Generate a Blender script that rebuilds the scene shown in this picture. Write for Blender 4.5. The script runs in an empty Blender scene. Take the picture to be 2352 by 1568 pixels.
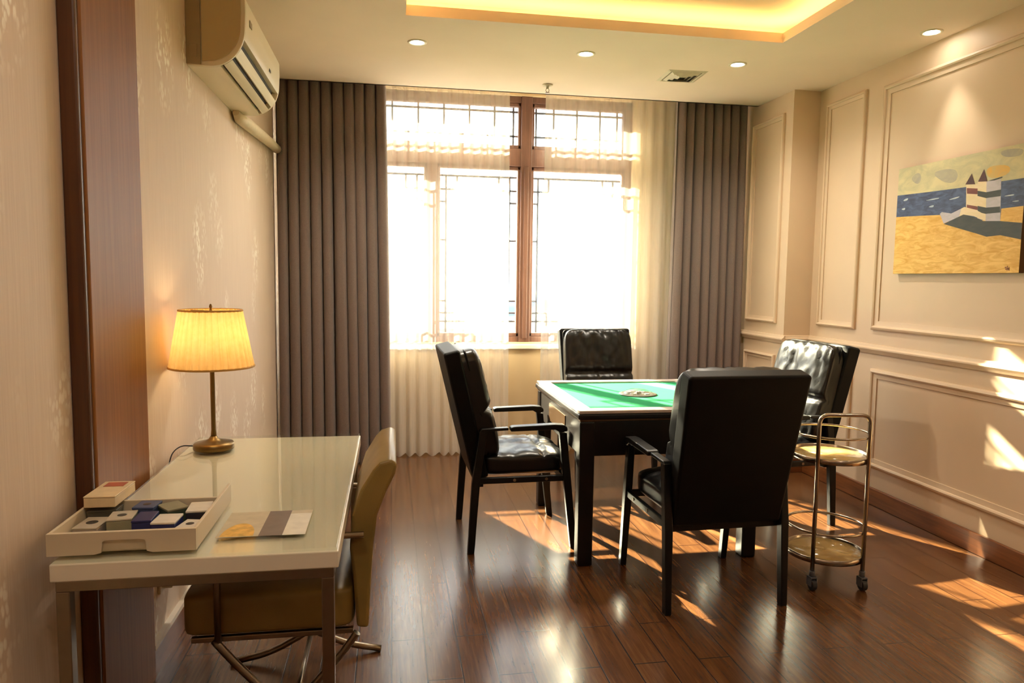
import bpy, bmesh, math, random
from mathutils import Vector, Matrix, Euler, noise
random.seed(7)
PI = math.pi
S = bpy.context.scene
COL = S.collection

# ------------------------------------------------------------------ camera, world, sun, exposure
cam_d = bpy.data.cameras.new('camera'); cam = bpy.data.objects.new('camera', cam_d); COL.objects.link(cam)
cam_d.sensor_width = 36.0; cam_d.lens = 1641.9 / 2352 * 36.0; cam_d.clip_start = 0.02; cam_d.clip_end = 2000
_p, _y, _r = math.radians(4.987), math.radians(9.643), math.radians(-0.744)
_f = Vector((math.sin(_y) * math.cos(_p), math.cos(_y) * math.cos(_p), -math.sin(_p)))
_rt = Vector((math.cos(_y), -math.sin(_y), 0)); _dn = _f.cross(_rt)
_R = math.cos(_r) * _rt + math.sin(_r) * _dn; _D = -math.sin(_r) * _rt + math.cos(_r) * _dn
cam.matrix_world = Matrix(((_R.x, -_D.x, -_f.x, 0), (_R.y, -_D.y, -_f.y, 0), (_R.z, -_D.z, -_f.z, 1.42), (0, 0, 0, 1)))
S.camera = cam

S.view_settings.view_transform = 'Standard'; S.view_settings.look = 'None'
S.view_settings.exposure = 1.5; S.view_settings.gamma = 1.0; S.view_settings.use_curve_mapping = False
S.cycles.use_denoising = True
S.cycles.max_bounces = 14; S.cycles.diffuse_bounces = 6; S.cycles.transparent_max_bounces = 24
S.cycles.caustics_reflective = False; S.cycles.caustics_refractive = False
S.cycles.sample_clamp_indirect = 6.0

W = bpy.data.worlds.new('sky'); S.world = W; W.use_nodes = True
wn = W.node_tree.nodes; wl = W.node_tree.links; wn.clear()
wo = wn.new('ShaderNodeOutputWorld'); wb = wn.new('ShaderNodeBackground'); wc = wn.new('ShaderNodeTexCoord')
ws = wn.new('ShaderNodeSeparateXYZ'); wr = wn.new('ShaderNodeValToRGB')
wl.new(wc.outputs['Generated'], ws.inputs[0]); wl.new(ws.outputs['Z'], wr.inputs[0]); wl.new(wr.outputs[0], wb.inputs[0]); wl.new(wb.outputs[0], wo.inputs[0])
wr.color_ramp.elements[0].position = 0.0; wr.color_ramp.elements[0].color = (1.0, 0.98, 0.95, 1)
wr.color_ramp.elements[1].position = 0.7; wr.color_ramp.elements[1].color = (0.62, 0.80, 1.0, 1)
wb.inputs[1].default_value = 3.6

SUN_DIR = Vector((0.435, -1.0, -0.60))
sd = bpy.data.lights.new('sun', 'SUN'); sun = bpy.data.objects.new('sun', sd); COL.objects.link(sun)
sd.energy = 50.0; sd.angle = math.radians(0.7); sd.color = (1.0, 0.90, 0.62)
sun.rotation_euler = SUN_DIR.to_track_quat('-Z', 'Y').to_euler(); sun.location = (-2, 12, 7)

SPOT_W, COVE_E, LAMP_W = 27.0, 7.0, 0.7
WARM = (1.0, 0.89, 0.73)

# ------------------------------------------------------------------ materials
def lin(c):
    return tuple((x / 12.92 if x <= 0.04045 else ((x + 0.055) / 1.055) ** 2.4) for x in (v / 255.0 for v in c)) + (1.0,)

class NT:
    def __init__(s, name):
        s.m = bpy.data.materials.new(name); s.m.use_nodes = True
        s.n = s.m.node_tree.nodes; s.l = s.m.node_tree.links
        s.b = s.n['Principled BSDF']; s.o = s.n['Material Output']
    def new(s, t, **k):
        x = s.n.new(t)
        for a, v in k.items(): setattr(x, a, v)
        return x
    def link(s, a, b): s.l.new(a, b)
    def coord(s, scale=(1, 1, 1), rot=(0, 0, 0)):
        c = s.new('ShaderNodeTexCoord'); m = s.new('ShaderNodeMapping'); s.link(c.outputs['Object'], m.inputs[0])
        m.inputs['Scale'].default_value = scale; m.inputs['Rotation'].default_value = rot
        return m.outputs[0]
    def noise(s, vec, sc=5, det=4, rough=0.5, dist=0.0):
        x = s.new('ShaderNodeTexNoise'); s.link(vec, x.inputs['Vector'])
        x.inputs['Scale'].default_value = sc; x.inputs['Detail'].default_value = det; x.inputs['Roughness'].default_value = rough; x.inputs['Distortion'].default_value = dist
        return x.outputs['Fac']
    def ramp(s, fac, stops):
        r = s.new('ShaderNodeValToRGB'); s.link(fac, r.inputs[0]); e = r.color_ramp.elements
        while len(e) < len(stops): e.new(0.5)
        for i, (p, c) in enumerate(stops): e[i].position = p; e[i].color = c if len(c) == 4 else tuple(c) + (1,)
        return r.outputs[0]
    def bump(s, h, st=0.2, d=0.01):
        b = s.new('ShaderNodeBump'); s.link(h, b.inputs['Height']); b.inputs['Strength'].default_value = st; b.inputs['Distance'].default_value = d
        s.link(b.outputs[0], s.b.inputs['Normal']); return b
    def set(s, **k):
        for a, v in k.items(): s.b.inputs[a.replace('_', ' ')].default_value = v
        return s

def plain(name, rgb, rough=0.5, metal=0.0, spec=0.5, var=0.08, nsc=30.0, bump=0.0, coat=0.0, bd=0.002):
    t = NT(name); c = lin(rgb); t.set(Roughness=rough, Metallic=metal, Coat_Weight=coat)
    t.b.inputs['Specular IOR Level'].default_value = spec
    f = t.noise(t.coord(), nsc, 4)
    t.link(t.ramp(f, [(0.3, tuple(x * (1 - var) for x in c[:3])), (0.7, tuple(min(1, x * (1 + var)) for x in c[:3]))]), t.b.inputs['Base Color'])
    if bump: t.bump(f, bump, bd)
    return t.m

def wood(name, a, b, scale=(14, 14, 0.7), rough=0.4, coat=0.2, bump=0.05, spec=0.5):
    t = NT(name); v = t.coord(scale); f = t.noise(v, 3.0, 6, 0.6, 0.6)
    t.link(t.ramp(f, [(0.3, lin(a)), (0.7, lin(b))]), t.b.inputs['Base Color'])
    t.set(Roughness=rough, Coat_Weight=coat, Coat_Roughness=0.25); t.b.inputs['Specular IOR Level'].default_value = spec; t.bump(f, bump, 0.003); return t.m

def emit(name, rgb, st):
    t = NT(name); t.b.inputs['Emission Color'].default_value = rgb + (1,); t.b.inputs['Emission Strength'].default_value = st
    t.b.inputs['Base Color'].default_value = rgb + (1,); return t.m

def leather(name, rgb, rough=0.38, bsc=260.0, bst=0.12):
    t = NT(name); c = lin(rgb); v = t.coord(); f = t.noise(v, 6, 4)
    t.link(t.ramp(f, [(0.3, tuple(x * .8 for x in c[:3])), (0.7, tuple(x * 1.2 for x in c[:3]))]), t.b.inputs['Base Color'])
    w = t.new('ShaderNodeTexVoronoi'); t.link(v, w.inputs['Vector']); w.inputs['Scale'].default_value = bsc
    t.set(Roughness=rough); t.bump(w.outputs['Distance'], bst, 0.001); return t.m

M = {}
M['ceiling'] = plain('ceiling_paint', (240, 224, 207), 0.9, var=0.02, nsc=3)
M['cove'] = plain('cove_paint', (235, 222, 196), 0.9, var=0.02, nsc=3)
M['panel'] = plain('panel_paint', (216, 193, 164), 0.5, var=0.02, nsc=4, spec=0.4)
M['plaster'] = plain('plaster', (206, 180, 140), 0.85, var=0.03, nsc=5)
M['white_trim'] = plain('white_trim', (232, 222, 206), 0.45, var=0.03)
M['base_wood'] = wood('baseboard_wood', (104, 58, 28), (140, 84, 44), (1.0, 1.0, 14), 0.35, 0.3)
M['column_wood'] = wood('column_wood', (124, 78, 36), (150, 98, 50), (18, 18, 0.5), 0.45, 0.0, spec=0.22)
M['column_shade'] = wood('column_shaded_side', (66, 32, 10), (92, 50, 18), (18, 18, 0.5), 0.42, 0.25)  # darker copy of the column wood, shade of its near side painted in
M['frame_wood'] = wood('window_frame_wood', (88, 58, 46), (112, 76, 60), (14, 14, 1.0), 0.45, 0.2)
M['lattice'] = plain('lattice_metal', (70, 74, 84), 0.5, 0.3)
M['white_plastic'] = plain('white_plastic', (226, 216, 190), 0.35, var=0.03)
M['ac_white'] = plain('ac_plastic', (232, 222, 196), 0.38, var=0.02, nsc=4)
M['ac_side'] = plain('ac_side_plastic', (196, 176, 130), 0.45, var=0.03, nsc=4)
M['ac_back'] = plain('ac_chassis_plastic', (160, 142, 108), 0.55, var=0.03)
M['black_gap'] = plain('dark_plastic', (26, 22, 18), 0.6)
M['pipe'] = plain('pipe_wrap', (214, 200, 168), 0.7, var=0.06, nsc=60, bump=0.3)
M['desk_white'] = plain('desk_lacquer', (240, 232, 214), 0.3, var=0.02, nsc=4)
M['steel'] = plain('brushed_steel', (150, 138, 122), 0.3, 1.0, var=0.06)
M['chrome'] = plain('trolley_metal', (172, 160, 146), 0.2, 1.0, var=0.05)
M['brass'] = plain('antique_brass', (124, 100, 60), 0.34, 1.0, var=0.1)
M['black_metal'] = plain('black_metal', (11, 11, 12), 0.38, 0.0, var=0.1, spec=0.4)
M['table_wood'] = wood('table_dark_wood', (12, 8, 7), (22, 14, 12), (8, 8, 1), 0.4, 0.05, spec=0.35)
M['table_edge'] = plain('table_edge_trim', (120, 92, 66), 0.3, 0.7, var=0.06)
M['table_rim'] = plain('table_rim_laminate', (196, 184, 178), 0.28, 0.0, var=0.03, nsc=6)
M['felt'] = plain('green_felt', (42, 142, 92), 0.95, var=0.06, nsc=300, bump=0.15, spec=0.1)
M['felt_dark'] = plain('dark_green_felt', (30, 82, 62), 0.95, var=0.06, nsc=300, spec=0.1)
M['leather'] = leather('black_leather', (10, 10, 12), 0.28)
M['shell_leather'] = leather('black_back_leather', (5, 5, 6), 0.5); M['shell_leather'].node_tree.nodes['Principled BSDF'].inputs['Specular IOR Level'].default_value = 0.22
M['tan'] = leather('tan_leather', (142, 118, 62), 0.4)
M['rubber'] = plain('dark_rubber', (34, 34, 38), 0.6)
M['caster'] = plain('caster_grey', (86, 88, 94), 0.45)
M['tray_white'] = plain('tray_lacquer', (216, 202, 176), 0.5, var=0.02, nsc=6)
M['card_grey'] = plain('card_grey', (158, 146, 136), 0.6)
M['card_dark'] = plain('card_dark_grey', (96, 90, 78), 0.6)
M['card_olive'] = plain('card_olive', (142, 138, 112), 0.6)
M['card_white'] = plain('card_white', (220, 214, 202), 0.55)
M['card_lid'] = plain('card_lid', (188, 178, 160), 0.55)
M['card_navy'] = plain('card_navy', (22, 30, 92), 0.45)
M['card_slate'] = plain('card_slate_blue', (66, 78, 116), 0.5)
M['card_green'] = plain('card_green', (66, 82, 62), 0.5)
M['card_black'] = plain('card_black', (38, 36, 46), 0.5)
M['card_cream'] = plain('card_cream', (222, 200, 160), 0.55)
M['card_red'] = plain('card_red', (176, 92, 66), 0.55)
M['lid_hole'] = plain('lid_hole_shade', (58, 52, 46), 0.6)
M['paper_beige'] = plain('paper_beige', (196, 186, 160), 0.5)
M['lamp_reflection'] = plain('lamp_reflection', (222, 178, 84), 0.5, var=0.25, nsc=40)
M['paper_brown'] = plain('paper_brown', (122, 106, 96), 0.5)
M['paper_white'] = plain('paper_white', (226, 222, 208), 0.5)
M['bulb'] = emit('bulb_glow', (1.0, 0.72, 0.36), 12.0)
M['lens'] = emit('downlight_lens', (1.0, 0.93, 0.80), 26.0)
M['led'] = emit('cove_led', (1.0, 0.66, 0.26), COVE_E)
M['vent'] = plain('vent_metal', (206, 196, 172), 0.5)
M['vent_dark'] = plain('vent_inside', (80, 74, 62), 0.7)
M['far_hill'] = plain('far_hill', (92, 102, 122), 0.95, var=0.1, nsc=0.05)  # distance haze put into the hill colour as blue
M['far_ground'] = plain('far_ground', (112, 106, 92), 0.95, var=0.15, nsc=0.1)
M['far_house'] = plain('far_house', (150, 140, 128), 0.95, var=0.05, nsc=0.5)
M['far_roof'] = plain('far_roof', (120, 96, 76), 0.95, var=0.1, nsc=0.5)
# painting colours
M['p_canvas'] = plain('canvas_shaded_side', (96, 66, 36), 0.8)  # unlit side of the canvas, its shade painted in as dark brown
def paint(name, a, b, sc=(14, 40, 1), st=0.4, dist=1.2):
    t = NT(name); f = t.noise(t.coord((1, sc[0], sc[1])), 1.0, 5, 0.6, dist)
    t.link(t.ramp(f, [(0.36, lin(a)), (0.62, lin(b))]), t.b.inputs['Base Color']); t.set(Roughness=0.55); t.bump(f, st, 0.002); return t.m
M['p_sky'] = paint('paint_sky', (188, 184, 146), (214, 204, 158), (6, 12, 1))
M['p_sea'] = paint('paint_sea', (44, 56, 92), (74, 94, 134), (12, 34, 1))
M['p_sand'] = paint('paint_sand', (214, 160, 56), (240, 198, 106), (9, 36, 1))
M['p_grey'] = paint('paint_cloud', (166, 160, 148), (184, 180, 150), (8, 12, 1))
M['p_orange'] = paint('paint_glow', (226, 176, 74), (208, 182, 110), (10, 14, 1))
M['p_dark'] = paint('paint_dark', (48, 56, 56), (62, 66, 62), (10, 30, 1))
M['p_roof'] = paint('paint_roof', (62, 26, 24), (80, 36, 30))
M['p_cream'] = paint('paint_cream', (232, 214, 170), (240, 222, 190))
M['p_lilac'] = paint('paint_lilac', (184, 182, 190), (200, 194, 206))
M['p_rust'] = paint('paint_rust', (112, 52, 46), (130, 70, 58))
M['p_foam'] = paint('paint_foam', (166, 186, 206), (196, 208, 216))

def wallpaper():
    t = NT('wallpaper'); v = t.coord()
    base = t.ramp(t.noise(t.coord((1, 220, 4)), 1.0, 3), [(0.3, lin(WP[0])), (0.7, lin(WP[1]))])
    # pale flower sprays, scattered
    vo = t.new('ShaderNodeTexVoronoi'); t.link(t.coord((0.001, 3.1, 2.0)), vo.inputs['Vector']); vo.inputs['Scale'].default_value = 1.0; vo.inputs['Randomness'].default_value = 0.75
    area = t.ramp(vo.outputs['Distance'], [(0.20, (1, 1, 1, 1)), (0.44, (0, 0, 0, 1))])
    petals = t.new('ShaderNodeTexVoronoi'); t.link(t.coord((0.001, 60, 34)), petals.inputs['Vector']); petals.inputs['Scale'].default_value = 1.0; petals.inputs['Randomness'].default_value = 1.0
    pm = t.ramp(petals.outputs['Distance'], [(0.36, (1, 1, 1, 1)), (0.58, (0, 0, 0, 1))])
    nm = t.ramp(t.noise(t.coord((1, 16, 9)), 1.0, 2), [(0.40, (0, 0, 0, 1)), (0.52, (1, 1, 1, 1))])
    m1 = t.new('ShaderNodeMath', operation='MULTIPLY'); t.link(area, m1.inputs[0]); t.link(pm, m1.inputs[1])
    m2 = t.new('ShaderNodeMath', operation='MULTIPLY'); t.link(m1.outputs[0], m2.inputs[0]); t.link(nm, m2.inputs[1])
    m3 = t.new('ShaderNodeMath', operation='MULTIPLY'); t.link(m2.outputs[0], m3.inputs[0]); m3.inputs[1].default_value = 1.0
    mx = t.new('ShaderNodeMix', data_type='RGBA'); t.link(m3.outputs[0], mx.inputs['Factor']); t.link(base, mx.inputs['A']); mx.inputs['B'].default_value = lin((252, 246, 232))
    t.link(mx.outputs['Result'], t.b.inputs['Base Color']); t.set(Roughness=0.6); t.bump(m2.outputs[0], 0.3, 0.002); return t.m
WP = ((212, 192, 172), (222, 204, 184))
M['wallpaper'] = wallpaper()

def floor_mat():
    t = NT('laminate_floor'); v = t.coord((1, 1, 1), (0, 0, PI / 2))
    br = t.new('ShaderNodeTexBrick'); t.link(v, br.inputs['Vector']); br.offset = 0.37; br.offset_frequency = 2; br.squash = 1.0
    br.inputs['Scale'].default_value = 1.0; br.inputs['Brick Width'].default_value = 0.81; br.inputs['Row Height'].default_value = 0.127
    br.inputs['Mortar Size'].default_value = 0.003; br.inputs['Mortar Smooth'].default_value = 0.3; br.inputs['Bias'].default_value = 0.0
    br.inputs['Color1'].default_value = (0.25, 0.25, 0.25, 1); br.inputs['Color2'].default_value = (0.8, 0.8, 0.8, 1); br.inputs['Mortar'].default_value = (0, 0, 0, 1)
    g = t.noise(t.coord((26, 1.6, 1)), 2.0, 7, 0.65, 0.5)
    col = t.ramp(g, [(0.28, lin(FL[0])), (0.55, lin(FL[1])), (0.75, lin(FL[2]))])
    mx = t.new('ShaderNodeMix', data_type='RGBA', blend_type='MULTIPLY'); mx.inputs['Factor'].default_value = 0.45
    t.link(col, mx.inputs['A']); sc = t.new('ShaderNodeMix', data_type='RGBA'); sc.inputs['Factor'].default_value = 0.5
    t.link(br.outputs['Color'], sc.inputs['A']); sc.inputs['B'].default_value = (1, 1, 1, 1); t.link(sc.outputs['Result'], mx.inputs['B'])
    mo = t.new('ShaderNodeMix', data_type='RGBA'); t.link(br.outputs['Fac'], mo.inputs['Factor']); t.link(mx.outputs['Result'], mo.inputs['A']); mo.inputs['B'].default_value = lin((44, 22, 14))
    t.link(mo.outputs['Result'], t.b.inputs['Base Color'])
    t.set(Roughness=0.26, Coat_Weight=0.3, Coat_Roughness=0.16)
    h = t.new('ShaderNodeMath', operation='SUBTRACT'); h.inputs[0].default_value = 1.0; t.link(br.outputs['Fac'], h.inputs[1])
    t.bump(h.outputs[0], 0.25, 0.002); return t.m
FL = ((78, 46, 26), (106, 68, 38), (128, 90, 52))
M['floor'] = floor_mat()

def sheer_mat():
    t = NT('sheer_voile'); tr = t.new('ShaderNodeBsdfTransparent'); tl = t.new('ShaderNodeBsdfTranslucent'); df = t.new('ShaderNodeBsdfDiffuse')
    tl.inputs[0].default_value = (0.36, 0.35, 0.32, 1); df.inputs[0].default_value = (0.96, 0.94, 0.89, 1); tr.inputs[0].default_value = (1, 0.99, 0.96, 1)
    a = t.new('ShaderNodeMixShader'); a.inputs[0].default_value = 0.80; t.link(tl.outputs[0], a.inputs[1]); t.link(df.outputs[0], a.inputs[2])
    b = t.new('ShaderNodeMixShader'); f = t.noise(t.coord((400, 1, 6)), 1.0, 2)
    r = t.ramp(f, [(0.2, (0.50, 0.50, 0.50, 1)), (0.8, (0.62, 0.62, 0.62, 1))]); t.link(r, b.inputs[0])
    t.link(tr.outputs[0], b.inputs[1]); t.link(a.outputs[0], b.inputs[2]); t.link(b.outputs[0], t.o.inputs[0]); return t.m
M['sheer'] = sheer_mat()

def drape_mat():
    t = NT('blackout_drape'); v = t.coord((240, 240, 300)); f = t.noise(v, 1.0, 2)
    t.link(t.ramp(f, [(0.3, lin((112, 97, 90))), (0.7, lin((130, 114, 106)))]), t.b.inputs['Base Color']); t.set(Roughness=0.75, Sheen_Weight=0.25)
    t.bump(f, 0.15, 0.001); return t.m
M['drape'] = drape_mat()

def shade_mat():
    t = NT('pleated_shade'); tl = t.new('ShaderNodeBsdfTranslucent'); df = t.new('ShaderNodeBsdfDiffuse')
    c = t.ramp(t.noise(t.coord(), 40, 3), [(0.3, lin((240, 208, 144))), (0.7, lin((246, 218, 160)))])
    t.link(c, tl.inputs[0]); t.link(c, df.inputs[0])
    a = t.new('ShaderNodeMixShader'); a.inputs[0].default_value = 0.45; t.link(tl.outputs[0], a.inputs[1]); t.link(df.outputs[0], a.inputs[2]); t.link(a.outputs[0], t.o.inputs[0]); return t.m
M['shade'] = shade_mat()

def glass_mat(name, tint, fac=0.045, rough=0.02):
    t = NT(name); tr = t.new('ShaderNodeBsdfTransparent'); gl = t.new('ShaderNodeBsdfGlossy'); tr.inputs[0].default_value = tint; gl.inputs['Roughness'].default_value = rough
    lw_ = t.new('ShaderNodeLayerWeight'); pw_ = t.new('ShaderNodeMath', operation='POWER'); t.link(lw_.outputs['Facing'], pw_.inputs[0]); pw_.inputs[1].default_value = 4.0
    fr = t.new('ShaderNodeMath', operation='MULTIPLY_ADD'); t.link(pw_.outputs[0], fr.inputs[0]); fr.inputs[1].default_value = 0.5; fr.inputs[2].default_value = fac; b = t.new('ShaderNodeMixShader')
    t.link(fr.outputs[0], b.inputs[0]); t.link(tr.outputs[0], b.inputs[1]); t.link(gl.outputs[0], b.inputs[2]); t.link(b.outputs[0], t.o.inputs[0]); return t.m
M['glass'] = glass_mat('window_glass', (0.97, 0.98, 0.98, 1))
M['desk_glass'] = glass_mat('desk_glass', (0.97, 0.985, 0.96, 1))
M['film'] = glass_mat('clear_film', (0.86, 0.88, 0.88, 1), rough=0.15)
def smoked():
    t = NT('amber_glass'); t.b.inputs['Base Color'].default_value = lin((190, 158, 96)); t.set(Roughness=0.12, Alpha=0.62); t.b.inputs['Specular IOR Level'].default_value = 0.8
    f = t.noise(t.coord(), 20, 2); t.link(t.ramp(f, [(0.3, lin((184, 150, 88))), (0.7, lin((204, 172, 108)))]), t.b.inputs['Base Color']); return t.m
M['amber_glass'] = smoked()

# ------------------------------------------------------------------ mesh builder
class MB:
    def __init__(s): s.v = []; s.f = []; s.mi = []; s.sm = []
    def add(s, vs, fs, mi=0, sm=False):
        o = len(s.v); s.v += [tuple(v) for v in vs]
        for f in fs: s.f.append(tuple(i + o for i in f)); s.mi.append(mi); s.sm.append(sm)
        return s
    def box(s, x0, x1, y0, y1, z0, z1, mi=0, mat=None):
        vs = [Vector((x, y, z)) for x in (x0, x1) for y in (y0, y1) for z in (z0, z1)]
        if mat: vs = [mat @ v for v in vs]
        return s.add(vs, [(0, 1, 3, 2), (4, 6, 7, 5), (0, 4, 5, 1), (2, 3, 7, 6), (0, 2, 6, 4), (1, 5, 7, 3)], mi)
    def prism(s, poly, axis, a, b, mi=0, sm=False, caps=True, capmi=None):
        # poly: 2D points; axis 0: (y,z) swept along x; 1: (x,z) along y; 2: (x,y) along z
        def mk(p, t): return ((t, p[0], p[1]), (p[0], t, p[1]), (p[0], p[1], t))[axis]
        n = len(poly); vs = [mk(p, a) for p in poly] + [mk(p, b) for p in poly]
        s.add(vs, [(i, (i + 1) % n, (i + 1) % n + n, i + n) for i in range(n)], mi, sm)
        if caps: s.add(vs, [tuple(range(n))[::-1], tuple(range(n, 2 * n))], mi if capmi is None else capmi)
        return s
    def tube(s, path, r, n=10, mi=0, closed=False, caps=True):
        P = [Vector(p) for p in path]; m = len(P); R = r if isinstance(r, (list, tuple)) else [r] * m
        vs = []; up = None
        for i in range(m):
            if closed: t = (P[(i + 1) % m] - P[i - 1]).normalized()
            else: t = (P[min(i + 1, m - 1)] - P[max(i - 1, 0)]).normalized()
            if up is None:
                up = Vector((0, 0, 1)) if abs(t.z) < 0.9 else Vector((0, 1, 0))
            u = (up - t * up.dot(t)).normalized(); w = t.cross(u); up = u
            for k in range(n):
                a = 2 * PI * k / n; vs.append(P[i] + (u * math.cos(a) + w * math.sin(a)) * R[i])
        fs = []
        for i in range(m if closed else m - 1):
            j = (i + 1) % m
            for k in range(n): fs.append((i * n + k, i * n + (k + 1) % n, j * n + (k + 1) % n, j * n + k))
        s.add(vs, fs, mi, True)
        if caps and not closed: s.add(vs, [tuple(range(n))[::-1], tuple(range((m - 1) * n, m * n))], mi)
        return s
    def lathe(s, prof, c=(0, 0, 0), n=32, mi=0, sm=True, squash=(1, 1)):
        vs = []; m = len(prof)
        for k in range(n):
            a = 2 * PI * k / n
            for r, z in prof: vs.append((c[0] + r * math.cos(a) * squash[0], c[1] + r * math.sin(a) * squash[1], c[2] + z))
        return s.add(vs, [(k * m + i, ((k + 1) % n) * m + i, ((k + 1) % n) * m + i + 1, k * m + i + 1) for k in range(n) for i in range(m - 1)], mi, sm)
    def grid(s, fn, nu, nv, mi=0, sm=True):
        vs = [fn(i / nu, j / nv) for j in range(nv + 1) for i in range(nu + 1)]; w = nu + 1
        return s.add(vs, [(j * w + i, j * w + i + 1, (j + 1) * w + i + 1, (j + 1) * w + i) for j in range(nv) for i in range(nu)], mi, sm)
    def build(s, name, mats, parent=None, bevel=0.0, seg=2, loc=None, smooth_all=False, weld=True):
        me = bpy.data.meshes.new(name); me.from_pydata(s.v, [], s.f)
        mats = mats if isinstance(mats, (list, tuple)) else [mats]
        for m in mats: me.materials.append(M[m] if isinstance(m, str) else m)
        me.polygons.foreach_set('material_index', s.mi); me.polygons.foreach_set('use_smooth', [x or smooth_all for x in s.sm])
        bm = bmesh.new(); bm.from_mesh(me)
        if weld: bmesh.ops.remove_doubles(bm, verts=bm.verts, dist=1e-5)
        bmesh.ops.recalc_face_normals(bm, faces=bm.faces); bm.to_mesh(me); bm.free()
        o = bpy.data.objects.new(name, me); COL.objects.link(o)
        if parent: o.parent = parent
        if loc: o.location = loc
        if bevel:
            b = o.modifiers.new('bevel', 'BEVEL'); b.width = bevel; b.segments = seg; b.limit_method = 'ANGLE'; b.angle_limit = math.radians(40); b.harden_normals = False
        return o

def tag(o, label, cat, group=None, kind=None):
    o['label'] = label; o['category'] = cat
    if group: o['group'] = group
    if kind: o['kind'] = kind
    return o
def thing(name, label, cat, loc=(0, 0, 0), rz=0.0, group=None):
    o = bpy.data.objects.new(name, None); COL.objects.link(o); o.location = loc; o.rotation_euler = (0, 0, rz); o.empty_display_size = 0.05
    return tag(o, label, cat, group)
def copy_tree(root, loc, rz, label):
    r = root.copy(); COL.objects.link(r); r.location = loc; r.rotation_euler = (0, 0, rz); r['label'] = label
    for ch in list(root.children):
        c = ch.copy(); COL.objects.link(c); c.parent = r
        for g in list(ch.children):
            d = g.copy(); COL.objects.link(d); d.parent = c
    return r
def struct(o, label, cat): return tag(o, label, cat, None, 'structure')

def arc(c, r, a0, a1, n, plane='xz', y=0):
    out = []
    for i in range(n + 1):
        a = a0 + (a1 - a0) * i / n; u, v = c[0] + r * math.cos(a), c[1] + r * math.sin(a)
        out.append((u, y, v) if plane == 'xz' else (u, v, y))
    return out
def fillet(pts, r, n=6):
    P = [Vector(p) for p in pts]; out = [P[0]]
    for i in range(1, len(P) - 1):
        a = (P[i - 1] - P[i]).normalized(); b = (P[i + 1] - P[i]).normalized()
        for k in range(n + 1):
            t = k / n; q0 = P[i] + a * r; q2 = P[i] + b * r
            out.append(q0 * (1 - t) ** 2 + P[i] * 2 * t * (1 - t) + q2 * t * t)
    out.append(P[-1]); return out

def cushion(w, d, h, n=22, e=0.35, bulge=0.3, wr=None, puff=0.0):
    """soft box: w x d x h, rounded, centred; wr(x,y,side)->extra outwards"""
    vs = []; fs = []
    idx = {}
    def add(p):
        k = tuple(round(c, 5) for c in p)
        if k not in idx: idx[k] = len(vs); vs.append(Vector(p))
        return idx[k]
    L = [-1 + 2 * i / n for i in range(n + 1)]
    for ax in range(3):
        for sg in (-1, 1):
            for i in range(n):
                for j in range(n):
                    q = []
                    for (a, b) in ((L[i], L[j]), (L[i + 1], L[j]), (L[i + 1], L[j + 1]), (L[i], L[j + 1])):
                        p = [0, 0, 0]; p[ax] = sg; p[(ax + 1) % 3] = a; p[(ax + 2) % 3] = b; q.append(add(p))
                    fs.append(tuple(q if sg > 0 else q[::-1]))
    out = []
    pw = 2.0 / e
    for v in vs:
        l = (abs(v.x) ** pw + abs(v.y) ** pw + abs(v.z) ** pw) ** (1 / pw); p = v / l
        k = (1 - min(1, abs(p.x)) ** 4) * (1 - min(1, abs(p.y)) ** 4)
        q = Vector((p.x * w / 2, p.y * d / 2, p.z * h / 2 * (1 - bulge + bulge * k)))
        if wr: q.z += wr(p.x, p.y) * (1 if p.z > 0 else -0.2) * (abs(p.z) ** 0.5)
        out.append(q)
    return out, fs

# ------------------------------------------------------------------ room shell
H = 2.80; WR = 3.07; WLF = -0.84; WLN = -0.87; YB = 5.80; Y0 = -1.6; YC = 5.38
PX = 2.86; PY = 4.86       # pilaster face / near corner
struct(MB().box(-1.1, 3.3, Y0 - .1, YB + .3, -0.1, 0.0).build('floor', 'floor'), 'glossy reddish brown wooden plank floor of the room', 'floor')
# ceiling with a stepped recess
cx0, cx1, cy0, cy1 = 0.08, 2.236, 0.7, 3.95
m = MB()
for (a, b, c, d) in ((-1.1, cx0, Y0, YC), (cx1, 3.3, Y0, YC), (cx0, cx1, Y0, cy0), (cx0, cx1, cy1, YC)):
    m.box(a, b, c, d, H, H + 0.02)
m.box(-1.1, 3.3, YC - 0.02, YC, H, 2.98)                    # curtain pocket front
m.box(-1.1, 3.3, YC, YB + .3, 2.96, 2.98)
# upright lip of the recess
t_ = 0.012
m.box(cx0 - t_, cx0, cy0 - t_, cy1 + t_, H + .0201, H + 0.055); m.box(cx1, cx1 + t_, cy0 - t_, cy1 + t_, H + .0201, H + 0.055)
m.box(cx0, cx1, cy0 - t_, cy0, H + .0201, H + 0.055); m.box(cx0, cx1, cy1, cy1 + t_, H + .0201, H + 0.055)
g = 0.18; zt = H + 0.14
m.box(cx0 - g, cx1 + g, cy0 - g, cy1 + g, zt, zt + 0.02, 1)
m.box(cx0 - g - .02, cx0 - g, cy0 - g, cy1 + g, H + .0201, zt, 1); m.box(cx1 + g, cx1 + g + .02, cy0 - g, cy1 + g, H + .0201, zt, 1)
m.box(cx0 - g, cx1 + g, cy0 - g - .02, cy0 - g, H + .0201, zt, 1); m.box(cx0 - g, cx1 + g, cy1 + g, cy1 + g + .02, H + .0201, zt, 1)
struct(m.build('ceiling', ['ceiling', 'cove']), 'cream ceiling with a lit rectangular recess', 'ceiling')
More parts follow.
